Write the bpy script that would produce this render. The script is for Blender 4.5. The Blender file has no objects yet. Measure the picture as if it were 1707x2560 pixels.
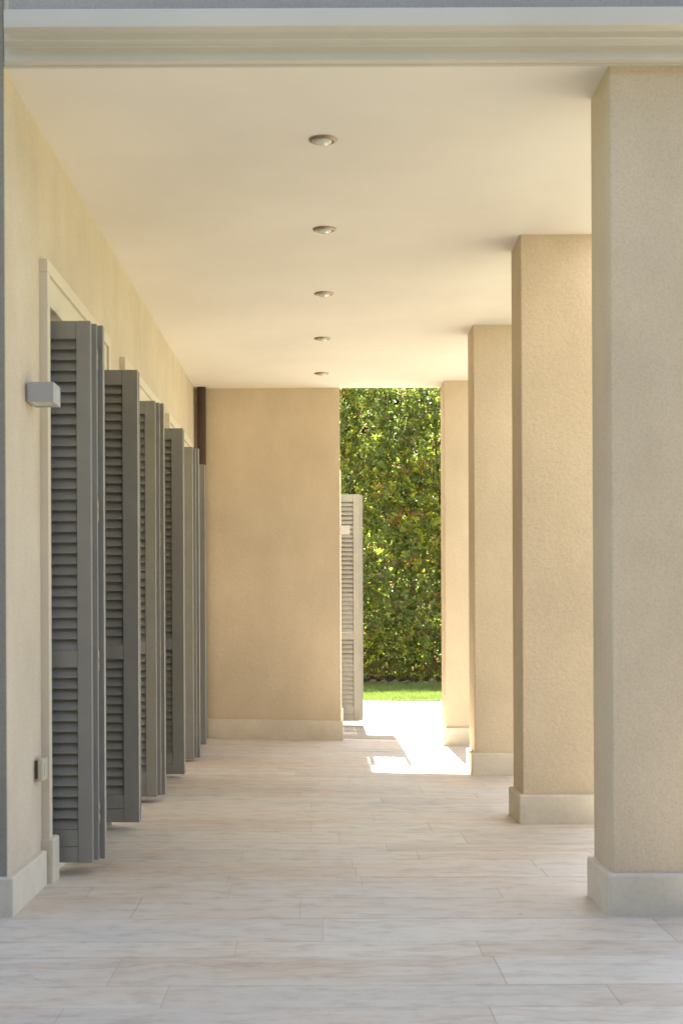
import bpy, bmesh, math, random
import numpy as np
from mathutils import Vector, Matrix
random.seed(7); RNG = np.random.default_rng(11)
S = bpy.context.scene
COL = S.collection

# ------------------------------------------------------------------ materials
def mat(name):
    m = bpy.data.materials.new(name); m.use_nodes = True
    nt = m.node_tree; b = nt.nodes['Principled BSDF']
    return m, nt, b
def N(nt, t, **kw):
    n = nt.nodes.new(t)
    for k, v in kw.items():
        if k in n.inputs: n.inputs[k].default_value = v
        else: setattr(n, k, v)
    return n
def L(nt, a, b): nt.links.new(a, b)
def worldpos(nt, scale=(1, 1, 1)):
    g = N(nt, 'ShaderNodeNewGeometry'); mp = N(nt, 'ShaderNodeMapping'); mp.inputs['Scale'].default_value = scale
    L(nt, g.outputs['Position'], mp.inputs['Vector']); return mp.outputs['Vector']
def noise(nt, vec, scale, detail=3, rough=.5):
    n = N(nt, 'ShaderNodeTexNoise'); n.inputs['Scale'].default_value = scale; n.inputs['Detail'].default_value = detail
    n.inputs['Roughness'].default_value = rough; L(nt, vec, n.inputs['Vector']); return n.outputs['Fac']
def ramp(nt, fac, stops):
    r = N(nt, 'ShaderNodeValToRGB'); e = r.color_ramp.elements
    while len(e) < len(stops): e.new(.5)
    for x, (p, c) in zip(e, stops):
        x.position = p; x.color = (*c, 1) if len(c) == 3 else c
    L(nt, fac, r.inputs['Fac']); return r.outputs['Color']
def mix(nt, a, b, fac, mode='MIX'):
    m = N(nt, 'ShaderNodeMix', data_type='RGBA', blend_type=mode)
    for s, v in ((m.inputs[6], a), (m.inputs[7], b), (m.inputs[0], fac)):
        if hasattr(v, 'is_linked') or hasattr(v, 'links'): L(nt, v, s)
        else: s.default_value = (*v, 1) if isinstance(v, tuple) else v
    return m.outputs[2]
def bump(nt, b, h, strength, dist, prev=None):
    n = N(nt, 'ShaderNodeBump'); n.inputs['Strength'].default_value = strength; n.inputs['Distance'].default_value = dist
    L(nt, h, n.inputs['Height'])
    if prev is not None: L(nt, prev, n.inputs['Normal'])
    L(nt, n.outputs['Normal'], b.inputs['Normal']); return n.outputs['Normal']
def g3(c, k): return tuple(max(0, min(1, x * k)) for x in c)

def stucco(name, c, bs=.6, grain=130, vary=.10):
    m, nt, b = mat(name); p = worldpos(nt)
    big = noise(nt, p, 1.3, 4, .6); col = ramp(nt, big, [(.3, g3(c, 1 - vary)), (.7, g3(c, 1 + vary * .6))])
    p2 = worldpos(nt, (2.2, 2.2, .7)); streak = noise(nt, p2, 1.8, 6, .62)
    col = mix(nt, col, ramp(nt, streak, [(.35, (.90, .88, .85)), (.62, (1, 1, 1))]), .5, 'MULTIPLY')
    fine = noise(nt, p, grain, 3, .65); mid = noise(nt, p, grain * .33, 2, .5)
    col = mix(nt, col, ramp(nt, fine, [(.36, (.80, .79, .77)), (.55, (1, 1, 1))]), .5, 'MULTIPLY')
    L(nt, col, b.inputs['Base Color']); b.inputs['Roughness'].default_value = .92
    b.inputs['Specular IOR Level'].default_value = .2
    n1 = bump(nt, b, mid, bs * .85, .006); bump(nt, b, fine, bs, .004, n1)
    return m
def plaster(name, c, vary=.05):
    m, nt, b = mat(name); p = worldpos(nt)
    col = ramp(nt, noise(nt, p, .9, 4, .55), [(.3, g3(c, 1 - vary)), (.7, g3(c, 1 + vary))])
    L(nt, col, b.inputs['Base Color']); b.inputs['Roughness'].default_value = .85; b.inputs['Specular IOR Level'].default_value = .2
    bump(nt, b, noise(nt, p, 5, 3), .12, .01); return m
def stone(name, c):
    m, nt, b = mat(name); p = worldpos(nt)
    a = noise(nt, p, 3.1, 6, .65); col = ramp(nt, a, [(.3, g3(c, .86)), (.55, c), (.75, g3(c, 1.1))])
    st = noise(nt, p, 55, 4, .7); col = mix(nt, col, ramp(nt, st, [(.36, (.80, .78, .73)), (.5, (1, 1, 1))]), .25, 'MULTIPLY')
    L(nt, col, b.inputs['Base Color']); b.inputs['Roughness'].default_value = .8
    n1 = bump(nt, b, a, .15, .01); bump(nt, b, noise(nt, p, 140, 3), .25, .002, n1); return m
def paint(name, c, rough=.5, metal=0., vary=.05, sc=6, spec=.4):
    m, nt, b = mat(name); p = worldpos(nt)
    col = ramp(nt, noise(nt, p, sc, 4, .6), [(.3, g3(c, 1 - vary)), (.7, g3(c, 1 + vary))])
    L(nt, col, b.inputs['Base Color']); b.inputs['Roughness'].default_value = rough; b.inputs['Metallic'].default_value = metal
    b.inputs['Specular IOR Level'].default_value = spec
    bump(nt, b, noise(nt, worldpos(nt, (40, 40, 3)), 6, 2), .04, .002); return m

STUC = (.71, .60, .445)
M = {}
M['stucco'] = stucco('ochre_stucco', STUC)
M['stucco_wall'] = stucco('wall_stucco', (.70, .61, .485), .38, 120)
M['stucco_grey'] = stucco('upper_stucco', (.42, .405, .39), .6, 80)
M['ceiling'] = plaster('ceiling_plaster', (.82, .785, .725))
M['plinth'] = stone('plinth_stone', (.72, .655, .53))
M['trim'] = plaster('frame_plaster', (.72, .655, .53), .06)
M['cornice'] = plaster('cornice_plaster', (.64, .615, .56), .08)
M['shutter'] = paint('shutter_paint', (.30, .294, .268), .45, vary=.06)
M['lampbody'] = paint('lamp_paint', (.44, .44, .45), .4)
M['brass'] = paint('brass', (.52, .38, .17), .38, .9, .3, 60)
M['brown'] = paint('brown_metal', (.088, .062, .054), .45, 0, .1)
M['nickel'] = paint('nickel', (.34, .27, .21), .38, .75, .1)
M['frost'] = paint('frosted_glass', (.66, .68, .60), .22, 0, .03, spec=.7)
M['cream'] = paint('cream_plastic', (.58, .54, .42), .4)
M['dark'] = paint('dark_plastic', (.12, .10, .08), .6)
M['iron'] = paint('iron', (.06, .06, .06), .5)
M['pane'] = paint('window_pane', (.02, .022, .024), .06, 0, .05, spec=.6)
M['bark'] = paint('bark', (.13, .095, .065), .9, 0, .3, 30, spec=.2)
M['wallplain'] = stucco('garden_wall_stucco', (.36, .29, .2), .4, 60)

def floor_mat(name, base, k=1.):
    m, nt, b = mat(name)
    at = N(nt, 'ShaderNodeAttribute', attribute_name='tone'); p = worldpos(nt)
    c0 = ramp(nt, at.outputs['Fac'], [(0, g3((.685, .625, .535), k)), (.4, g3((.74, .685, .595), k)), (.75, g3((.76, .715, .625), k)), (1, g3((.715, .675, .595), k))])
    # veins and brushing along the plank, rosy and grey drifts
    sv = worldpos(nt, (.9, 16, 1)); a = noise(nt, sv, 3.0, 7, .68)
    c1 = mix(nt, c0, ramp(nt, a, [(.34, (.80, .76, .71)), (.5, (.98, .97, .96)), (.68, (1.0, 1.0, 1.0))]), .45, 'MULTIPLY')
    mo = noise(nt, worldpos(nt, (3.2, 6.5, 1)), 2.2, 6, .7)
    c1 = mix(nt, c1, ramp(nt, mo, [(.34, (.78, .75, .71)), (.5, (.97, .96, .945)), (.64, (1, 1, 1))]), .9, 'MULTIPLY')
    sv2 = worldpos(nt, (2.0, 60, 1)); f = noise(nt, sv2, 4, 4, .6)
    c1 = mix(nt, c1, ramp(nt, f, [(.36, (.87, .86, .85)), (.55, (1, 1, 1))]), .6, 'MULTIPLY')
    d = noise(nt, worldpos(nt, (.8, 1.7, 1)), 1.1, 4, .6)
    c2 = mix(nt, c1, ramp(nt, d, [(.36, (.96, .88, .80)), (.5, (.99, .965, .94)), (.66, (.91, .92, .92))]), .9, 'MULTIPLY')
    # damp mop marks: arcs from distorted waves, only in patches
    w = N(nt, 'ShaderNodeTexWave', wave_type='RINGS'); w.inputs['Scale'].default_value = 2.6; w.inputs['Distortion'].default_value = 5; w.inputs['Detail'].default_value = 2
    L(nt, worldpos(nt, (1.2, .6, 1)), w.inputs['Vector'])
    msk = ramp(nt, noise(nt, worldpos(nt, (.55, 1.6, 1)), 1.3, 2), [(.50, (0, 0, 0)), (.60, (1, 1, 1))])
    wm = ramp(nt, w.outputs['Fac'], [(.50, (1, 1, 1)), (.58, (.87, .82, .78)), (.9, (.95, .92, .9))])
    c3 = mix(nt, c2, mix(nt, c2, wm, 1., 'MULTIPLY'), msk)
    # specks and pits
    v = N(nt, 'ShaderNodeTexVoronoi', feature='F1'); v.inputs['Scale'].default_value = 4.5; v.inputs['Randomness'].default_value = 1; L(nt, p, v.inputs['Vector'])
    c4 = mix(nt, c3, ramp(nt, v.outputs['Distance'], [(.022, (.35, .3, .25)), (.034, (1, 1, 1))]), 1., 'MULTIPLY')
    L(nt, c4, b.inputs['Base Color'])
    b.inputs['Specular IOR Level'].default_value = .38
    rr = N(nt, 'ShaderNodeMapRange'); rr.inputs['To Min'].default_value = .42; rr.inputs['To Max'].default_value = .62; L(nt, a, rr.inputs['Value']); L(nt, rr.outputs['Result'], b.inputs['Roughness'])
    n1 = bump(nt, b, a, .12, .004); bump(nt, b, f, .18, .002, n1)
    return m
M['tile'] = floor_mat('travertine_plank', None)
M['patio'] = floor_mat('patio_plank', None, .45)
M['grout'] = paint('grout', (.56, .48, .40), .9)

def leaf_mat(name, rough=.38, trans=.35):
    m, nt, b = mat(name)
    at = N(nt, 'ShaderNodeAttribute', attribute_name='tint')
    L(nt, at.outputs['Color'], b.inputs['Base Color']); b.inputs['Roughness'].default_value = rough; b.inputs['Specular IOR Level'].default_value = .28
    tr = N(nt, 'ShaderNodeBsdfTranslucent'); mx = N(nt, 'ShaderNodeMixShader'); mx.inputs[0].default_value = trans
    tc = mix(nt, at.outputs['Color'], (1.4, 1.55, .75), 1., 'MULTIPLY')
    L(nt, tc, tr.inputs['Color']); L(nt, b.outputs[0], mx.inputs[1]); L(nt, tr.outputs[0], mx.inputs[2])
    L(nt, mx.outputs[0], nt.nodes['Material Output'].inputs['Surface']); return m
M['leaf'] = leaf_mat('hedge_leaf', .48, .5); M['far_leaf'] = leaf_mat('far_leaf', .6, .1); M['blade'] = leaf_mat('grass_blade', .6, .3)
def ground_mat(name, a, c):
    m, nt, b = mat(name); p = worldpos(nt)
    L(nt, ramp(nt, noise(nt, p, 1.5, 8, .7), [(.3, a), (.7, c)]), b.inputs['Base Color']); b.inputs['Roughness'].default_value = .95
    bump(nt, b, noise(nt, p, 40, 4, .7), .6, .02); return m
M['lawn'] = ground_mat('lawn_grass', (.09, .13, .04), (.13, .175, .06))
M['soil'] = ground_mat('bed_soil', (.045, .032, .022), (.10, .075, .055))
M['gravel'] = ground_mat('gravel', (.12, .112, .09), (.18, .168, .14))
M['terrace'] = ground_mat('terrace_gravel', (.12, .108, .083), (.18, .162, .125))
M['pebble'] = stone('pebble_stone', (.085, .075, .065))
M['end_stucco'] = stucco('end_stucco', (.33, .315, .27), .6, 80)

# ------------------------------------------------------------------ mesh helpers
def merge(bm, b2):
    me = bpy.data.meshes.new('tmp'); b2.to_mesh(me); b2.free(); bm.from_mesh(me); bpy.data.meshes.remove(me)
def hexa(bm, pts, bev=0, seg=2):
    """pts: 4 bottom ccw then 4 top"""
    b = bmesh.new(); v = [b.verts.new(p) for p in pts]
    for f in ((3, 2, 1, 0), (4, 5, 6, 7), (0, 1, 5, 4), (1, 2, 6, 5), (2, 3, 7, 6), (3, 0, 4, 7)): b.faces.new([v[i] for i in f])
    if bev: bmesh.ops.bevel(b, geom=b.edges[:], offset=bev, segments=seg, profile=.5, affect='EDGES')
    merge(bm, b)
def box(bm, x0, x1, y0, y1, z0, z1, bev=0, seg=2):
    hexa(bm, [(x0, y0, z0), (x1, y0, z0), (x1, y1, z0), (x0, y1, z0), (x0, y0, z1), (x1, y0, z1), (x1, y1, z1), (x0, y1, z1)], bev, seg)
def tube(bm, pts, r, n=10, cap=True):
    pts = [Vector(p) for p in pts]; rings = []
    rs = r if isinstance(r, (list, tuple)) else [r] * len(pts)
    for i, p in enumerate(pts):
        d = (pts[min(i + 1, len(pts) - 1)] - pts[max(i - 1, 0)]).normalized()
        u = d.cross(Vector((0, 1, 0)) if abs(d.y) < .9 else Vector((1, 0, 0))).normalized(); w = d.cross(u)
        rings.append([bm.verts.new(p + (u * math.cos(2 * math.pi * k / n) + w * math.sin(2 * math.pi * k / n)) * rs[i]) for k in range(n)])
    for a, b in zip(rings, rings[1:]):
        for k in range(n):
            f = bm.faces.new((a[k], a[(k + 1) % n], b[(k + 1) % n], b[k])); f.smooth = True
    if cap: bm.faces.new(rings[0][::-1]); bm.faces.new(rings[-1])
def lathe(bm, prof, n=48, cap_first=False, cap_last=False):
    rings = [[bm.verts.new((r * math.cos(2 * math.pi * k / n), r * math.sin(2 * math.pi * k / n), z)) for k in range(n)] for r, z in prof]
    for a, b in zip(rings, rings[1:]):
        for k in range(n):
            f = bm.faces.new((a[k], a[(k + 1) % n], b[(k + 1) % n], b[k])); f.smooth = True
    if cap_first: bm.faces.new(rings[0])
    if cap_last: bm.faces.new(rings[-1])
def link(name, bm, m, parent=None):
    bmesh.ops.recalc_face_normals(bm, faces=bm.faces[:])
    me = bpy.data.meshes.new(name); bm.to_mesh(me); bm.free()
    for x in (m if isinstance(m, (list, tuple)) else [m]): me.materials.append(x)
    o = bpy.data.objects.new(name, me); COL.objects.link(o); o.parent = parent; return o
def part(name, m, parent, *boxes, bev=.003):
    bm = bmesh.new()
    for b in boxes: box(bm, *b[:6], b[6] if len(b) > 6 else bev)
    return link(name, bm, m, parent)
def tag(o, label=None, cat=None, group=None, kind=None):
    for k, v in (('label', label), ('category', cat), ('group', group), ('kind', kind)):
        if v: o[k] = v
    return o
def thing(name, label, cat, loc=(0, 0, 0), rz=0, group=None):
    o = bpy.data.objects.new(name, None); COL.objects.link(o); o.empty_display_size = .1
    o.location = loc; o.rotation_euler = (0, 0, rz); return tag(o, label, cat, group)
def dup(o, parent=None):
    c = o.copy(); COL.objects.link(c); c.parent = parent
    for ch in [x for x in o.children]: dup(ch, c)
    return c

def wall_open(bm, y0, y1, z0, z1, v0, v1, openings):
    """slab along y, thickness v0..v1 along x, with (ya, yb, ztop) openings cut through from z0"""
    ys = sorted({y0, y1, *[a for o in openings for a in o[:2]]}); zs = [z0, openings[0][2], z1] if openings else [z0, z1]
    solid = {}
    for i in range(len(ys) - 1):
        for j in range(len(zs) - 1):
            mid = (ys[i] + ys[i + 1]) / 2
            solid[i, j] = not (j == 0 and any(a < mid < b for a, b, t in openings))
    V = {}
    def v(x, i, j):
        k = (x, i, j)
        if k not in V: V[k] = bm.verts.new((x, ys[i], zs[j]))
        return V[k]
    ny, nz = len(ys) - 1, len(zs) - 1
    for (i, j), s in solid.items():
        if not s: continue
        bm.faces.new((v(v1, i, j), v(v1, i + 1, j), v(v1, i + 1, j + 1), v(v1, i, j + 1)))
        bm.faces.new((v(v0, i, j), v(v0, i, j + 1), v(v0, i + 1, j + 1), v(v0, i + 1, j)))
        for di, dj, e in ((-1, 0, ((i, j), (i, j + 1))), (1, 0, ((i + 1, j), (i + 1, j + 1))), (0, -1, ((i, j), (i + 1, j))), (0, 1, ((i, j + 1), (i + 1, j + 1)))):
            if not solid.get((i + di, j + dj), False):
                (a, b), (c, d) = e; bm.faces.new((v(v0, a, b), v(v1, a, b), v(v1, c, d), v(v0, c, d)))

def fz(x, y=12.6): return .021 * (1.05 - x) * min(1, max(0, (y - 4.8) / 5.5)) if x < 1.05 else 0.   # the paving falls gently away from the house

# ------------------------------------------------------------------ layout (metres; camera at the origin, looking along +y)
H = 3.14; Y0 = 5.26; YE = 12.60; SLOPE = .0080; XW0 = -1.157
PIL = [5.224, 7.556, 9.886, 12.215]
WX = .184                                      # side face of the far wing
DW = 1.69                                      # door surround width
TOPZ = 9.2
RZ = -math.atan(SLOPE)
def W(v, u):                                   # corridor wall frame -> world (v out of the wall, u along it)
    c, s = math.cos(RZ), math.sin(RZ)
    return (XW0 + v * c - u * s, Y0 + v * s + u * c)
DOORS = [.625, 2.855, 5.085]

# ------------------------------------------------------------------ ground, floor, patio
def tiles(name, x0, x1, y0, y1, z_off, mtile, seed, kind='structure', joint=.0026):
    r = random.Random(seed); vs = []; fs = []; tone = []
    y = y0
    while y < y1 - .01:
        h = r.choice([.22, .22, .24, .36, .38]); ye = min(y + h, y1)
        if y1 - ye < .1: ye = y1
        x = x0 - r.random() * 1.2
        while x < x1:
            w = r.choice([.62, .9, 1.2, 1.2, 1.45]) * (1 if h > .3 else .9)
            a, b = max(x, x0), min(x + w, x1)
            if b - a > .02:
                j = joint / 2; dz = r.uniform(-.0004, .0004); t = r.random()
                ends = [a + j, 1.05, b - j] if a + .01 < 1.05 < b - .01 else [a + j, b - j]      # a plank across the fall line bends there
                for p, q in zip(ends, ends[1:]):
                    k = len(vs); cs = ((p, y + j), (q, y + j), (q, ye - j), (p, ye - j))
                    for px, py in cs: vs.append((px, py, fz(px, py) + z_off + dz))
                    for px, py in cs: vs.append((px, py, fz(px, py) + z_off - .003))
                    fs.append((k, k + 1, k + 2, k + 3)); tone.append(t)
                    for e in range(4):
                        f = (e + 1) % 4
                        if (e == 1 and q == 1.05) or (e == 3 and p == 1.05): continue
                        fs.append((k + e, k + e + 4, k + f + 4, k + f)); tone.append(t)
            x += w
        y = ye
    nt_ = len(fs); k = len(vs)
    gx = [v for v in (x0, 1.05, x1) if x0 <= v <= x1]; gy = [y0 + (y1 - y0) * i / 60 for i in range(61)]
    for py in gy:
        for px in gx: vs.append((px, py, fz(px, py) + z_off - .0016))
    nx = len(gx)
    for i in range(60):
        for j in range(nx - 1): q = k + i * nx + j; fs.append((q, q + 1, q + nx + 1, q + nx)); tone.append(.5)
    k = len(vs)
    for px, py in ((x0, y0), (x1, y0), (x1, y1), (x0, y1)): vs.append((px, py, fz(px, py) + z_off - .004))
    for px, py in ((x0, y0), (x1, y0), (x1, y1), (x0, y1)): vs.append((px, py, -.14))
    for e in range(4): f = (e + 1) % 4; fs.append((k + e, k + e + 4, k + f + 4, k + f)); tone.append(.5)
    me = bpy.data.meshes.new(name); me.from_pydata(vs, [], fs); me.materials.append(mtile); me.materials.append(M['grout'])
    me.attributes.new('tone', 'FLOAT', 'FACE').data.foreach_set('value', tone)
    mi = np.zeros(len(fs), dtype=np.int32); mi[nt_:] = 1; me.polygons.foreach_set('material_index', mi); me.update()
    o = bpy.data.objects.new(name, me); COL.objects.link(o); o['kind'] = kind; return o
tiles('floor', -4.6, 1.62, -1.5, 12.775, 0, M['tile'], 5)
tiles('patio', WX - .05, 7.2, 12.787, 18.9, -.010, M['patio'], 9)
def sheet(name, x0, x1, y0, y1, z, zb, m, n=1):
    bm = bmesh.new(); box(bm, x0, x1, y0, y1, zb, z, 0); o = link(name, bm, m); o['kind'] = 'structure'; return o
sheet('ground', -400, 400, -400, 400, -.15, -1, M['lawn'])
sheet('gravel', -30, 16, -40, -1.52, -.03, -.14, M['gravel'])
sheet('terrace', 1.625, 16, -1.5, 12.78, -.035, -.14, M['terrace'])
sheet('lawn', -14, 20, 18.9, 23.75, 0, -.14, M['lawn'])
sheet('soil', -14, 20, 23.75, 27.5, .02, -.14, M['soil'])

# ------------------------------------------------------------------ corridor wall with three door openings
def door_set(root, t0, with_blocks=True):
    """stone surround, lining and glazed door in the wall frame of root"""
    fb = bmesh.new(); e = t0 + DW
    zt = 2.595; zo = .10
    for a, b, c, d in ((t0, t0 + .055, t0 + .055, t0 + .12), (e - .055, e, e - .12, e - .055)):
        box(fb, -.05, .034, a, b, zo, zt - .055, .003); box(fb, -.05, .021, c, d, zo, zt - .175, .003)
    box(fb, -.05, .034, t0, e, zt - .055 + .0005, zt, .003); box(fb, -.05, .0215, t0 + .0555, e - .0555, zt - .175, zt - .0555, .003)
    # lining of the reveal
    for a, b in ((t0 + .112, t0 + .142), (e - .142, e - .112)): box(fb, -.30, -.052, a, b, .0, zt - .18, .002)
    box(fb, -.30, -.052, t0 + .112, e - .112, zt - .205, zt - .178, .002)
    fr = link('door_frame', fb, M['trim'], root)
    part('plinth_block', M['plinth'], fr, (-.04, .050, t0 - .016, t0 + .124, -.1, .192, .009)); part('plinth_block', M['plinth'], fr, (-.04, .050, e - .124, e + .016, -.1, .192, .009))
    part('threshold', M['plinth'], fr, (-.34, .012, t0 + .125, e - .125, -.1, .056, .006))
    d = part('door', M['shutter'], root, *[(-.33, -.28, a, a + .07, .07, 2.37) for a in (t0 + .16, t0 + DW / 2 - .07, t0 + DW / 2 + .003, e - .23)],
             (-.328, -.282, t0 + .16, e - .16, .06, .2), (-.328, -.282, t0 + .16, e - .16, 2.30, 2.38))
    part('pane', M['pane'], d, (-.315, -.307, t0 + .2, e - .2, .15, 2.33, 0))
hw = thing('corridor_wall', 'long ochre stucco house wall with three shuttered doorways along the left of the portico', 'wall', (XW0, Y0, 0), RZ)
LW = 7.45
bm = bmesh.new(); wall_open(bm, 0, LW, -.1, TOPZ, -.42, 0, [(t + .06, t + DW - .06, 2.47) for t in DOORS])
link('wall', bm, M['stucco_wall'], hw)
part('plinth', M['plinth'], hw, (-.45, .026, -.026, .606, -.1, .150, .009))
for a, b in zip(DOORS, DOORS[1:] + [7.6]): part('plinth', M['plinth'], hw, (-.05, .026, a + DW + .018, min(b - .018, LW - .11), -.1, .165, .009))
for t in DOORS: door_set(hw, t)
part('end_face', M['end_stucco'], hw, (-1.2, -.002, -.006, .02, .15, TOPZ, .001))
part('house_body', M['stucco_wall'], hw, (-7, -.44, .02, 12, -.1, TOPZ, 0))

# ------------------------------------------------------------------ far wing (its end wall closes the corridor)
wing = thing('house_wing', 'ochre stucco wing whose blank end wall closes the far end of the portico', 'building', (WX, YE, 0))
bm = bmesh.new(); box(bm, -6.5, 0, 0, .30, -.1, TOPZ, .004); wall_open(bm, .30, 6.2, -.1, TOPZ, -.42, -.001, [(1.72 + .06, 1.72 + DW - .06, 2.47)])
link('wall', bm, M['stucco'], wing)
bm = bmesh.new()
hexa(bm, [(-1.262, -.024, -.1), (.022, -.024, -.1), (.022, .31, -.1), (-1.262, .31, -.1), (-1.262, -.024, .216), (.022, -.024, .190), (.022, .31, .190), (-1.262, .31, .216)], .008)
link('plinth', bm, M['plinth'], wing)
for a, b in ((.312, 1.70), (1.72 + DW + .018, 6.2)): part('plinth', M['plinth'], wing, (-.05, .020, a, b, -.1, .185, .008))
door_set(wing, 1.72)
part('roof', M['cornice'], wing, (-6.7, .222, -.2, 6.4, TOPZ + .001, TOPZ + .18))
bal = bmesh.new(); box(bal, -.05, .521, 1.95, 4.0, 3.90, 4.05, .006); bl = link('balcony', bal, M['cornice'], wing)
bm = bmesh.new()
for z in (4.14, 4.90): tube(bm, [(0, 1.99, z), (.485, 1.99, z)], .032, 8); tube(bm, [(0, 3.96, z), (.485, 3.96, z)], .032, 8); tube(bm, [(.485, 1.99, z), (.485, 3.96, z)], .032, 8)
for k in range(7): x = .03 + k * .066; tube(bm, [(x, 1.99, 4.14), (x, 1.99, 4.9)], .017, 6); tube(bm, [(x, 3.96, 4.14), (x, 3.96, 4.9)], .011, 6)
for k in range(32): y = 2.02 + k * .062; tube(bm, [(.485, y, 4.14), (.485, y, 4.92)], .006, 6)
for y in (1.99, 3.96): tube(bm, [(.485, y, 4.04), (.485, y, 4.95)], .028, 8)
link('railing', bm, M['iron'], bl)

# ------------------------------------------------------------------ portico roof: ceiling, cornice, upper storey
pr = thing('portico_roof', 'cream plastered portico ceiling with a stepped grey cornice across its near edge', 'roof', (0, 0, 0))
bm = bmesh.new(); box(bm, -1.30, 1.56, 5.262, 12.612, H, H + .28, .003, 1); link('ceiling', bm, M['ceiling'], pr)
# cornice: profile in (y, z), extruded along x, its left end mitred to the wall end
prof = [(5.255, 3.135), (5.240, 3.135), (5.236, 3.150), (5.226, 3.150), (5.224, 3.136), (5.192, 3.136), (5.190, 3.138), (5.190, 3.186), (5.188, 3.189), (5.134, 3.189), (5.132, 3.191),
        (5.132, 3.213), (5.130, 3.216), (5.082, 3.216), (5.080, 3.218), (5.080, 3.276), (5.086, 3.282), (5.215, 3.300), (5.259, 3.300)]
bm = bmesh.new()
def xl(y): return XW0 + .004 + (5.262 - y) * .195
a = [bm.verts.new((xl(y), y, z)) for y, z in prof]; b = [bm.verts.new((5.2, y, z)) for y, z in prof]
n = len(prof)
for i in range(n): bm.faces.new((a[i], b[i], b[(i + 1) % n], a[(i + 1) % n]))
bm.faces.new(a[::-1]); bm.faces.new(b)
link('cornice', bm, M['cornice'], pr)
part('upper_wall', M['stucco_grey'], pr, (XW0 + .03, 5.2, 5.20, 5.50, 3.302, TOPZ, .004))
part('upper_storey', M['stucco_wall'], pr, (-1.25, 1.50, 5.505, 12.608, H + .285, TOPZ, 0))
part('beam', M['stucco'], pr, (1.56, 5.2, 5.262, 5.50, H + .0, H + .158, .003))

# ------------------------------------------------------------------ pillars
plab = ['nearest stucco pillar, greyest and widest in view, cut by the right edge of the photo', 'stucco pillar just behind the nearest grey one, second along the row',
        'stucco pillar whose stone plinth touches the corner of the sunlit patch of floor', 'farthest and palest stucco pillar, standing beside the green hedge view']
def make_pillar():
    p = thing('pillar', plab[0], 'pillar', (1.052, PIL[0], 0), 0, 'stucco pillars along the portico')
    bm = bmesh.new(); box(bm, .024, .424, .024, .388, .02, H + .03, .008, 3); link('shaft', bm, M['stucco'], p)
    bm = bmesh.new(); box(bm, 0, .448, 0, .412, -.12, .156, .011, 3); link('plinth', bm, M['plinth'], p)
    return p
p0 = make_pillar()
for i in range(1, 4):
    c = dup(p0); c.location.y = PIL[i]; c['label'] = plab[i]

# ------------------------------------------------------------------ folding shutters
Z0, Z1 = .063, 2.372
def leaf(parent, v0, v1, y0, st_out, st_in, front):
    """one louvred leaf spanning v0..v1, thickness .042 from y0; front=-1: face towards -y"""
    T = .042; bm = bmesh.new()
    box(bm, v0, v0 + st_in, y0, y0 + T, Z0, Z1, .0025); box(bm, v1 - st_out, v1, y0, y0 + T, Z0, Z1, .0025)
    a, b = v0 + st_in + .0008, v1 - st_out - .0008
    for z0, z1 in ((Z0, .131), (.1325, .203), (.895, .968), (Z1 - .076, Z1)): box(bm, a, b, y0 + .001, y0 + T - .001, z0, z1, .002)
    lf = link('leaf', bm, M['shutter'], parent)
    bm = bmesh.new(); pitch = .0456
    for z0, z1 in ((.203, .895), (.968, Z1 - .076)):
        n = round((z1 - z0) / pitch); p = (z1 - z0) / n
        for k in range(n):
            zb = z0 + k * p + .001; yf, yb = (y0 + .004, y0 + .030); t = .0075; h = p * 1.06
            # slat leans: lower edge towards the viewer side, upper edge back
            hexa(bm, [(a + .0005, yf, zb), (b - .0005, yf, zb), (b - .0005, yf + t, zb + .001), (a + .0005, yf + t, zb + .001),
                      (a + .0005, yb, zb + h), (b - .0005, yb, zb + h), (b - .0005, yb + t, zb + h + .001), (a + .0005, yb + t, zb + h + .001)], .0015, 1)
    link('louvre_panel', bm, M['shutter'], lf)
    return lf
def hinges(lf, v, y):
    for z in (2.22, 1.57, .92, .262):
        bm = bmesh.new(); tube(bm, [(v, y, z - .045), (v, y, z - .001)], .0068, 10); tube(bm, [(v, y, z + .001), (v, y, z + .045)], .0068, 10)
        tube(bm, [(v, y, z - .050), (v, y, z + .050)], .004, 8); box(bm, v - .02, v, y + .004, y + .0065, z - .044, z + .044)
        link('hinge', bm, M['brass'], lf)
def make_shutter(near, dv=0.):
    s = thing('folding_shutter', '', 'shutter', (0, 0, 0), 0, 'grey louvred folding shutters')
    A1, C1 = .180 + dv, .218 + dv
    if near:
        l1 = leaf(s, A1 - .355, A1, 0, .061, .055, -1)
        bm = bmesh.new(); box(bm, A1 - .035, A1 + .020, .044, .062, Z0 + .004, Z1 - .004, .002); box(bm, A1 - .035, A1 + .006, .064, .076, Z0 + .012, Z1 - .008, .002); link('cover_strip', bm, M['shutter'], l1)
        l2 = leaf(s, C1 - .355, C1, .098, .061, .055, -1); hinges(l2, C1 - .026, .089)
    else:
        l2 = leaf(s, C1 - .355, C1, 0, .079, .055, -1)
        bm = bmesh.new(); box(bm, C1 - .012, C1 + .003, .044, .058, Z0 + .004, Z1 - .004, .002); link('cover_strip', bm, M['shutter'], l2)
        l1 = leaf(s, A1 - .355, A1, .100, .061, .055, -1); hinges(l2, C1 - .012, .066)
    return s
near_s, far_s = make_shutter(True), make_shutter(False)
slab = ['nearest folding shutter, two grey louvred leaves standing beside the square wall lamp', 'second grey shutter from the lamp, one wide stile, no hinges on its edge',
        'third grey shutter from the lamp, opening the middle doorway, brass hinges on its edge', 'fourth grey shutter from the lamp, far side of the middle doorway',
        'fifth grey shutter from the lamp, louvres hidden, brass hinges down its edge', 'last grey shutter of the row, in front of the brown downpipe and the end wall']
k = 0
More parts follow.
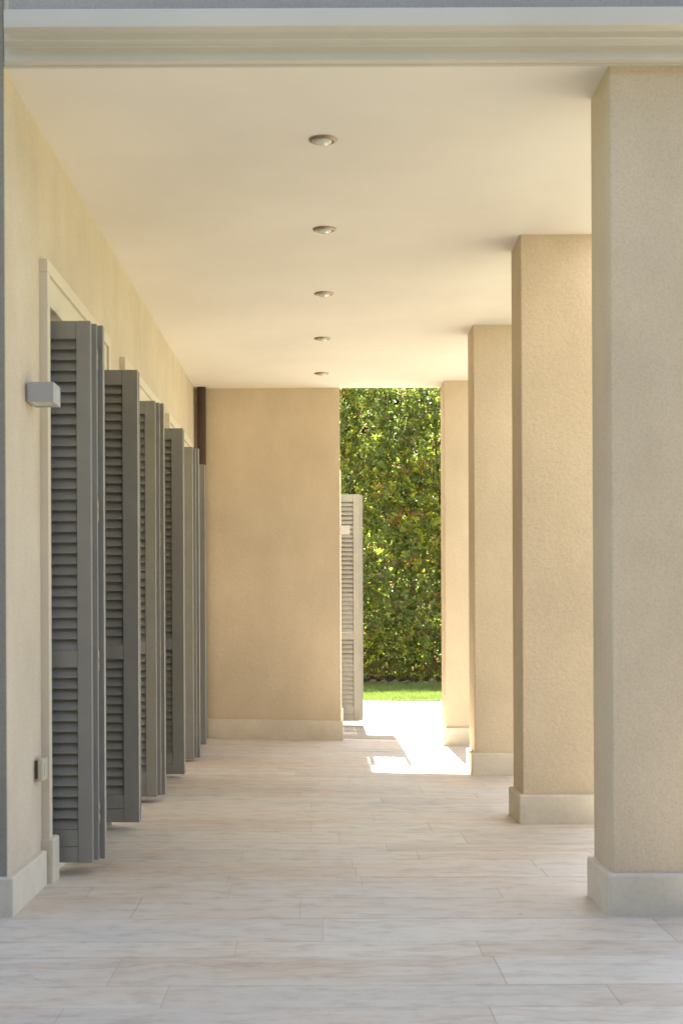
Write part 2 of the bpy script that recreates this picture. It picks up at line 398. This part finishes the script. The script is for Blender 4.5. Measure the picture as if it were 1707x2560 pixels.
for i, t in enumerate(DOORS):
    for near in (True, False):
        src = near_s if near else far_s
        o = src if i == 0 else dup(src)
        x, y = W(-.052 if k == 5 else 0, t + (.175 if near else 1.372)); o.location = (x, y, 0); o.rotation_euler.z = RZ
        o['label'] = slab[k]; k += 1
ws = make_shutter(True, .040); ws.location = (WX, YE + 1.86, -.012); ws['label'] = 'pale sunlit louvred shutter standing beyond the end wall, against the hedge'

# ------------------------------------------------------------------ wall lamps, socket, downlights, downpipe
def wall_lamp(loc, rz, label, w=.145):
    t = thing('wall_lamp', label, 'lamp', loc, rz, 'square grey wall lamps')
    bm = bmesh.new()
    P, Hh = .112, .040                                             # open-ended box: four sides and a back, glass set in below and above
    box(bm, .010, P, 0, .006, -Hh, Hh, .0015); box(bm, .010, P, w - .006, w, -Hh, Hh, .0015)
    box(bm, P - .006, P, .0065, w - .0065, -Hh, Hh, .0015); box(bm, .010, .016, .0065, w - .0065, -Hh, Hh, .0015)
    link('body', bm, M['lampbody'], t)
    part('back_plate', M['lampbody'], t, (0, .0095, .012, w - .012, -Hh + .006, Hh - .006, .001))
    for z in (-1, 1): part('diffuser', M['frost'], t, (.0165, P - .0065, .007, w - .007, z * .0335 - .002, z * .0335 + .002, .0005))
    return t
x, y = W(0, .335); wall_lamp((x, y, 1.995), RZ, 'square grey lamp on the left wall beside the nearest shutter')
wall_lamp((WX, YE + 1.22, 1.96), 0, 'small pale lamp on the corner of the end wall, against the sunlit shutter')
x, y = W(0, .475)
sk = thing('wall_socket', 'small cream socket box low on the left wall, in a dark smudged recess', 'socket', (x, y, .49), RZ)
part('back_box', M['dark'], sk, (-.002, .014, .010, .084, -.034, .038, .003)); part('cover', M['cream'], sk, (.0145, .036, 0, .10, -.044, .046, .005))
bm = bmesh.new(); box(bm, .036, .0395, .022, .078, -.024, .026, .002); link('flap', bm, M['cream'], sk)

dl = thing('downlight', '', 'ceiling light', (0, 0, H), 0, 'round downlights along the ceiling')
bm = bmesh.new(); lathe(bm, [(.062, .004), (.062, -.002), (.058, -.0065), (.050, -.0095), (.042, -.010), (.039, -.007), (.038, .004)]); link('trim_ring', bm, M['nickel'], dl)
bm = bmesh.new(); lathe(bm, [(.0375, .003), (.0375, -.010)] + [(.0375 * math.cos(a), -.009 - .014 * math.sin(a)) for a in [i * math.pi / 20 for i in range(1, 10)]], 40, False, True); link('lens', bm, M['frost'], dl)
dys = [6.06, 7.455, 8.93, 10.365, 11.84]; dxs = [.024, .034, .036, .028, .025]
dlab = ['largest and nearest round downlight, closest to the cornice', 'second round downlight, one behind the largest', 'middle round downlight of the row of five', 'fourth round downlight, next to the smallest one', 'smallest and farthest round downlight, just before the end wall']
for i in range(5):
    o = dl if i == 0 else dup(dl)
    o.location = (dxs[i], dys[i], H); o['label'] = dlab[i]

dp = thing('downpipe', 'dark brown rain downpipe standing in the far left corner by the end wall', 'pipe', (-1.032, YE - .062, 0))
bm = bmesh.new(); tube(bm, [(0, 0, fz(-1)), (0, 0, H + .05)], .039, 24); link('pipe', bm, M['brown'], dp)
for z in (.6, 1.7, 2.8):
    bm = bmesh.new(); box(bm, -.03, .03, .037, .058, z - .01, z + .01, .002); link('bracket', bm, M['brown'], dp)

# ------------------------------------------------------------------ hedge
def bake(name, V, F, tint, m, parent=None):
    me = bpy.data.meshes.new(name); me.vertices.add(len(V)); me.vertices.foreach_set('co', V.astype(np.float32).ravel())
    nf, k = F.shape; me.loops.add(nf * k); me.loops.foreach_set('vertex_index', F.astype(np.int32).ravel())
    me.polygons.add(nf); me.polygons.foreach_set('loop_start', np.arange(0, nf * k, k, dtype=np.int32))
    c = np.ones((nf, 4), np.float32); c[:, :3] = tint
    me.attributes.new('tint', 'FLOAT_COLOR', 'FACE').data.foreach_set('color', c.ravel())
    me.materials.append(m); me.update(calc_edges=True); me.validate()
    o = bpy.data.objects.new(name, me); COL.objects.link(o); o.parent = parent; return o
def nrm(a): return a / np.maximum(np.linalg.norm(a, axis=-1, keepdims=True), 1e-9)
def vnoise(x, z, s, seed):
    r = np.random.default_rng(seed); o = 0
    for k in range(7):
        a, b, c = r.normal(size=3); f = s * (1 + .6 * k); o = o + np.sin(f * (a * x + b * z) + c * 6) / (1 + .35 * k)
    return o / 3.2
def rosettes(n, x0, x1, z0, z1, front, depth, seed, lscale=1., dens=True):
    r = np.random.default_rng(seed)
    m = n * 2 if dens else n
    x = r.uniform(x0, x1, m); z = r.uniform(z0, z1, m)
    if dens:
        keep = r.random(m) < np.clip(.56 + .34 * vnoise(x, z, 2.4, 3), .12, 1) * np.where(z < .9, .35 + .65 * z / .9, 1); x, z = x[keep], z[keep]
    m = len(x); d = r.random(m) ** 1.5 * depth
    y = front + .30 * z + .36 * vnoise(x, z, 1.6, 5) + .20 * vnoise(x, z, 4.5, 8) + d
    c = np.stack([x, y, z], 1)
    ax = nrm(np.stack([r.normal(0, .45, m), -.75 + r.normal(0, .35, m), .65 + r.normal(0, .4, m)], 1))
    nl = 8; up = nrm(np.cross(ax, r.normal(size=(m, 3)))); sd = np.cross(ax, up)
    young = np.clip(vnoise(x, z, 1.1, 21) * .7 + r.normal(0, .4, m), -1, 1)          # shoots of new growth come in patches
    V = []; F = []; T = []; base = 0; q = r.random(m); gk = r.uniform(.6, 1.35, (m, 1))
    for k in range(nl):
        a = 2 * np.pi * (k / nl) + r.normal(0, .25, m); spread = np.where(k % 2 == 0, .95, .55) + r.normal(0, .18, m)
        rad = up * np.cos(a)[:, None] + sd * np.sin(a)[:, None]
        dr = nrm(ax * np.cos(spread)[:, None] + rad * np.sin(spread)[:, None] + np.array([0, 0, -.22]))
        nn = nrm(ax * np.sin(spread)[:, None] - rad * np.cos(spread)[:, None]); wd = np.cross(dr, nn)
        ln = r.uniform(.046, .084, m) * lscale; w = ln * r.uniform(.17, .23, m)
        s0 = c + dr * .012; tip = s0 + dr * ln[:, None] - nn * (ln * .12)[:, None]
        mid = s0 + dr * (ln * .58)[:, None] - nn * (w * .35)[:, None]
        l1 = s0 + dr * (ln * .30)[:, None] + wd * (w * .75)[:, None]; l2 = s0 + dr * (ln * .70)[:, None] + wd * w[:, None]
        r1 = s0 + dr * (ln * .30)[:, None] - wd * (w * .75)[:, None]; r2 = s0 + dr * (ln * .70)[:, None] - wd * w[:, None]
        V.append(np.stack([s0, l1, l2, tip, r2, r1, mid], 1).reshape(-1, 3)); b = base + np.arange(m) * 7
        F += [np.stack([b, b + 1, b + 2, b + 6], 1), np.stack([b + 6, b + 2, b + 3, b + 3], 1)[:, [0, 1, 2, 3]], np.stack([b, b + 6, b + 4, b + 5], 1)]
        F[-2] = np.stack([b + 6, b + 2, b + 3, b + 4], 1)
        g = np.array([.195, .235, .08]) * gk * r.uniform(.75, 1.25, (m, 1)); ye = np.array([.40, .40, .06]) * r.uniform(.8, 1.2, (m, 1)); rd = np.array([.36, .18, .08]) * r.uniform(.7, 1.2, (m, 1))
        br = np.array([.20, .145, .075])
        t = g.copy(); inner = k % 2 == 1
        t = np.where(((young > .15) & (q < (.62 if inner else .40)))[:, None], ye, t)
        t = np.where(((young > .38) & (q > (.74 if inner else .82)))[:, None], rd, t)
        t = np.where(((young < -.55) & (q < .4))[:, None], br, t)
        T += [t, t, t]; base += m * 7
    return np.concatenate(V), np.concatenate(F), np.concatenate(T)
hedge = thing('hedge', 'tall evergreen hedge of glossy green leaves with red and yellow shoots behind the lawn', 'hedge', (0, 24.2, 0))
FR = -.35
parts = [rosettes(13000, -1.6, 4.2, .06, 5.7, FR, .6, 1), rosettes(8200, -1.6, 4.2, .30, 5.8, FR + .5, .6, 2, 1.15), rosettes(3800, -5, -1.6, .06, 5.7, FR, .7, 3, 1.25), rosettes(3800, 4.2, 8, .06, 5.7, FR, .7, 4, 1.25)]
off = 0; Vs = []; Fs = []; Ts = []
for v, f, t in parts: Vs.append(v); Fs.append(f + off); Ts.append(t); off += len(v)
bake('foliage', np.concatenate(Vs), np.concatenate(Fs), np.concatenate(Ts), M['leaf'], hedge)
rr = random.Random(4)
for i in range(20):
    bx = -4.6 + i * .62 + rr.uniform(-.15, .15); bm = bmesh.new(); p = Vector((bx, .05 + rr.uniform(-.1, .25), 0)); pts = [p.copy()]
    for k in range(8): p = p + Vector((rr.uniform(-.1, .1), .22 + rr.uniform(-.08, .1), .68)); pts.append(p.copy())
    tube(bm, pts, [.040 - .0038 * k for k in range(9)], 8)
    for k in range(26):
        j = rr.randint(0, 6); q = pts[j].lerp(pts[j + 1], rr.random()); d = Vector((rr.uniform(-.6, .6), -rr.uniform(.1, .65), rr.uniform(.1, .6)))
        tube(bm, [q, q + d * .45 + Vector((0, 0, .03)), q + d + Vector((0, 0, rr.uniform(0, .18)))], [.011, .007, .003], 5)
    link('trunk', bm, M['bark'], hedge)
gw = tag(part('garden_wall', M['wallplain'], None, (-9, 12, 26.4, 26.62, -.1, 2.6, .01)), 'tan garden wall glimpsed through the gaps low in the hedge', 'wall')
v, f, t = rosettes(15000, -9, 13, .3, 9.5, 34, 4.5, 12, 3.6)
v2, f2, t2 = rosettes(13000, -26, 28, .2, 9.0, -14, 3.0, 15, 5.5)  # unseen row behind the camera, added to hold low sky light off camera-facing surfaces
v, f, t = np.concatenate([v, v2]), np.concatenate([f, f2 + len(v)]), np.concatenate([t, t2 * np.array([.62, .42, .75])])
tag(bake('far_trees_and_sky_blocker', v, f, t * .22, M['far_leaf']), 'dense dark green wood behind the hedge, plus unseen trees added to block low sky', 'trees', kind='stuff')
# border stones along the bed
def pebble_mesh(seed):
    r = random.Random(seed); bm = bmesh.new(); bmesh.ops.create_icosphere(bm, subdivisions=2, radius=1)
    for v in bm.verts: v.co = Vector((v.co.x * .10, v.co.y * .06, v.co.z * .055)) * (1 + r.uniform(-.14, .14))
    for f in bm.faces: f.smooth = True
    return bm
for i in range(13):
    s = link('border_stone', pebble_mesh(40 + i), M['pebble']); s.location = (-.15 + i * .205 + rr.uniform(-.03, .03), 23.80 + rr.uniform(-.03, .05), .035); s.rotation_euler.z = rr.uniform(-.4, .4); k_ = rr.uniform(.4, .8); s.scale = (k_, k_, k_)
    tag(s, 'one of the small grey stones edging the soil under the hedge', 'stone', 'grey stones edging the hedge bed')

# grass blades on the lawn
def blades(n, x0, x1, y0, y1, seed):
    r = np.random.default_rng(seed); b = np.stack([r.uniform(x0, x1, n), r.uniform(y0, y1, n), np.zeros(n)], 1)
    h = r.uniform(.022, .05, n); an = r.uniform(0, np.pi, n); w = np.stack([np.cos(an), np.sin(an), 0 * an], 1) * .0035
    tip = b + np.stack([r.normal(0, .016, n), r.normal(0, .016, n), h], 1)
    V = np.stack([b - w, b + w, tip], 1).reshape(-1, 3); i = np.arange(n) * 3
    pat = vnoise(b[:, 0], b[:, 1], 2.2, 31)
    T = np.array([.135, .185, .06]) * (1 + .25 * pat)[:, None] * r.uniform(.75, 1.25, (n, 1)); T[:, 0] *= r.uniform(.8, 1.3, n)
    return bake('grass', V, np.stack([i, i + 1, i + 2], 1), T, M['blade'])
tag(blades(70000, -1.2, 4.0, 18.93, 23.8, 6), 'short green lawn grass between the patio and the hedge', 'grass', kind='stuff')

# ------------------------------------------------------------------ light, sky, camera
EL = math.radians(50.3)
w = bpy.data.worlds.new('World'); S.world = w; w.use_nodes = True; nt = w.node_tree
sky = N(nt, 'ShaderNodeTexSky'); sky.sky_type = 'NISHITA'; sky.sun_disc = False; sky.sun_elevation = EL; sky.sun_rotation = 0.0
sky.dust_density = 1.5; sky.ozone_density = 1.6; sky.air_density = 1.0
bg = nt.nodes['Background']; hs = N(nt, 'ShaderNodeHueSaturation'); hs.inputs['Saturation'].default_value = .66; L(nt, sky.outputs[0], hs.inputs['Color']); L(nt, hs.outputs[0], bg.inputs[0]); bg.inputs[1].default_value = .05
sl = bpy.data.lights.new('sun', 'SUN'); sl.energy = 5.0; sl.angle = math.radians(.5); sl.color = (1, .955, .865)
so = bpy.data.objects.new('sun', sl); COL.objects.link(so); so.rotation_euler = (-(math.pi / 2 - EL), 0, 0); so.location = (0, 30, 40)

cam = bpy.data.cameras.new('camera'); co = bpy.data.objects.new('camera', cam); COL.objects.link(co); S.camera = co
cam.sensor_fit = 'VERTICAL'; cam.sensor_height = 36; cam.sensor_width = 24; cam.lens = 50.0
cam.shift_x = 50 / 2352; cam.shift_y = 244 / 2352; cam.clip_end = 1500
co.matrix_world = Matrix.Translation((0, 0, 1.1)) @ Matrix.Rotation(math.pi / 2, 4, 'X') @ Matrix.Rotation(-math.radians(.25), 4, 'Z')
cam.dof.use_dof = True; cam.dof.focus_distance = 13; cam.dof.aperture_fstop = 8

S.view_settings.view_transform = 'Standard'; S.view_settings.look = 'None'; S.view_settings.gamma = 1; S.view_settings.exposure = 3.2
S.cycles.use_denoising = True; S.cycles.max_bounces = 14; S.cycles.diffuse_bounces = 10; S.cycles.glossy_bounces = 4; S.cycles.transmission_bounces = 4
S.cycles.sample_clamp_indirect = 8; S.cycles.caustics_reflective = False; S.cycles.caustics_refractive = False
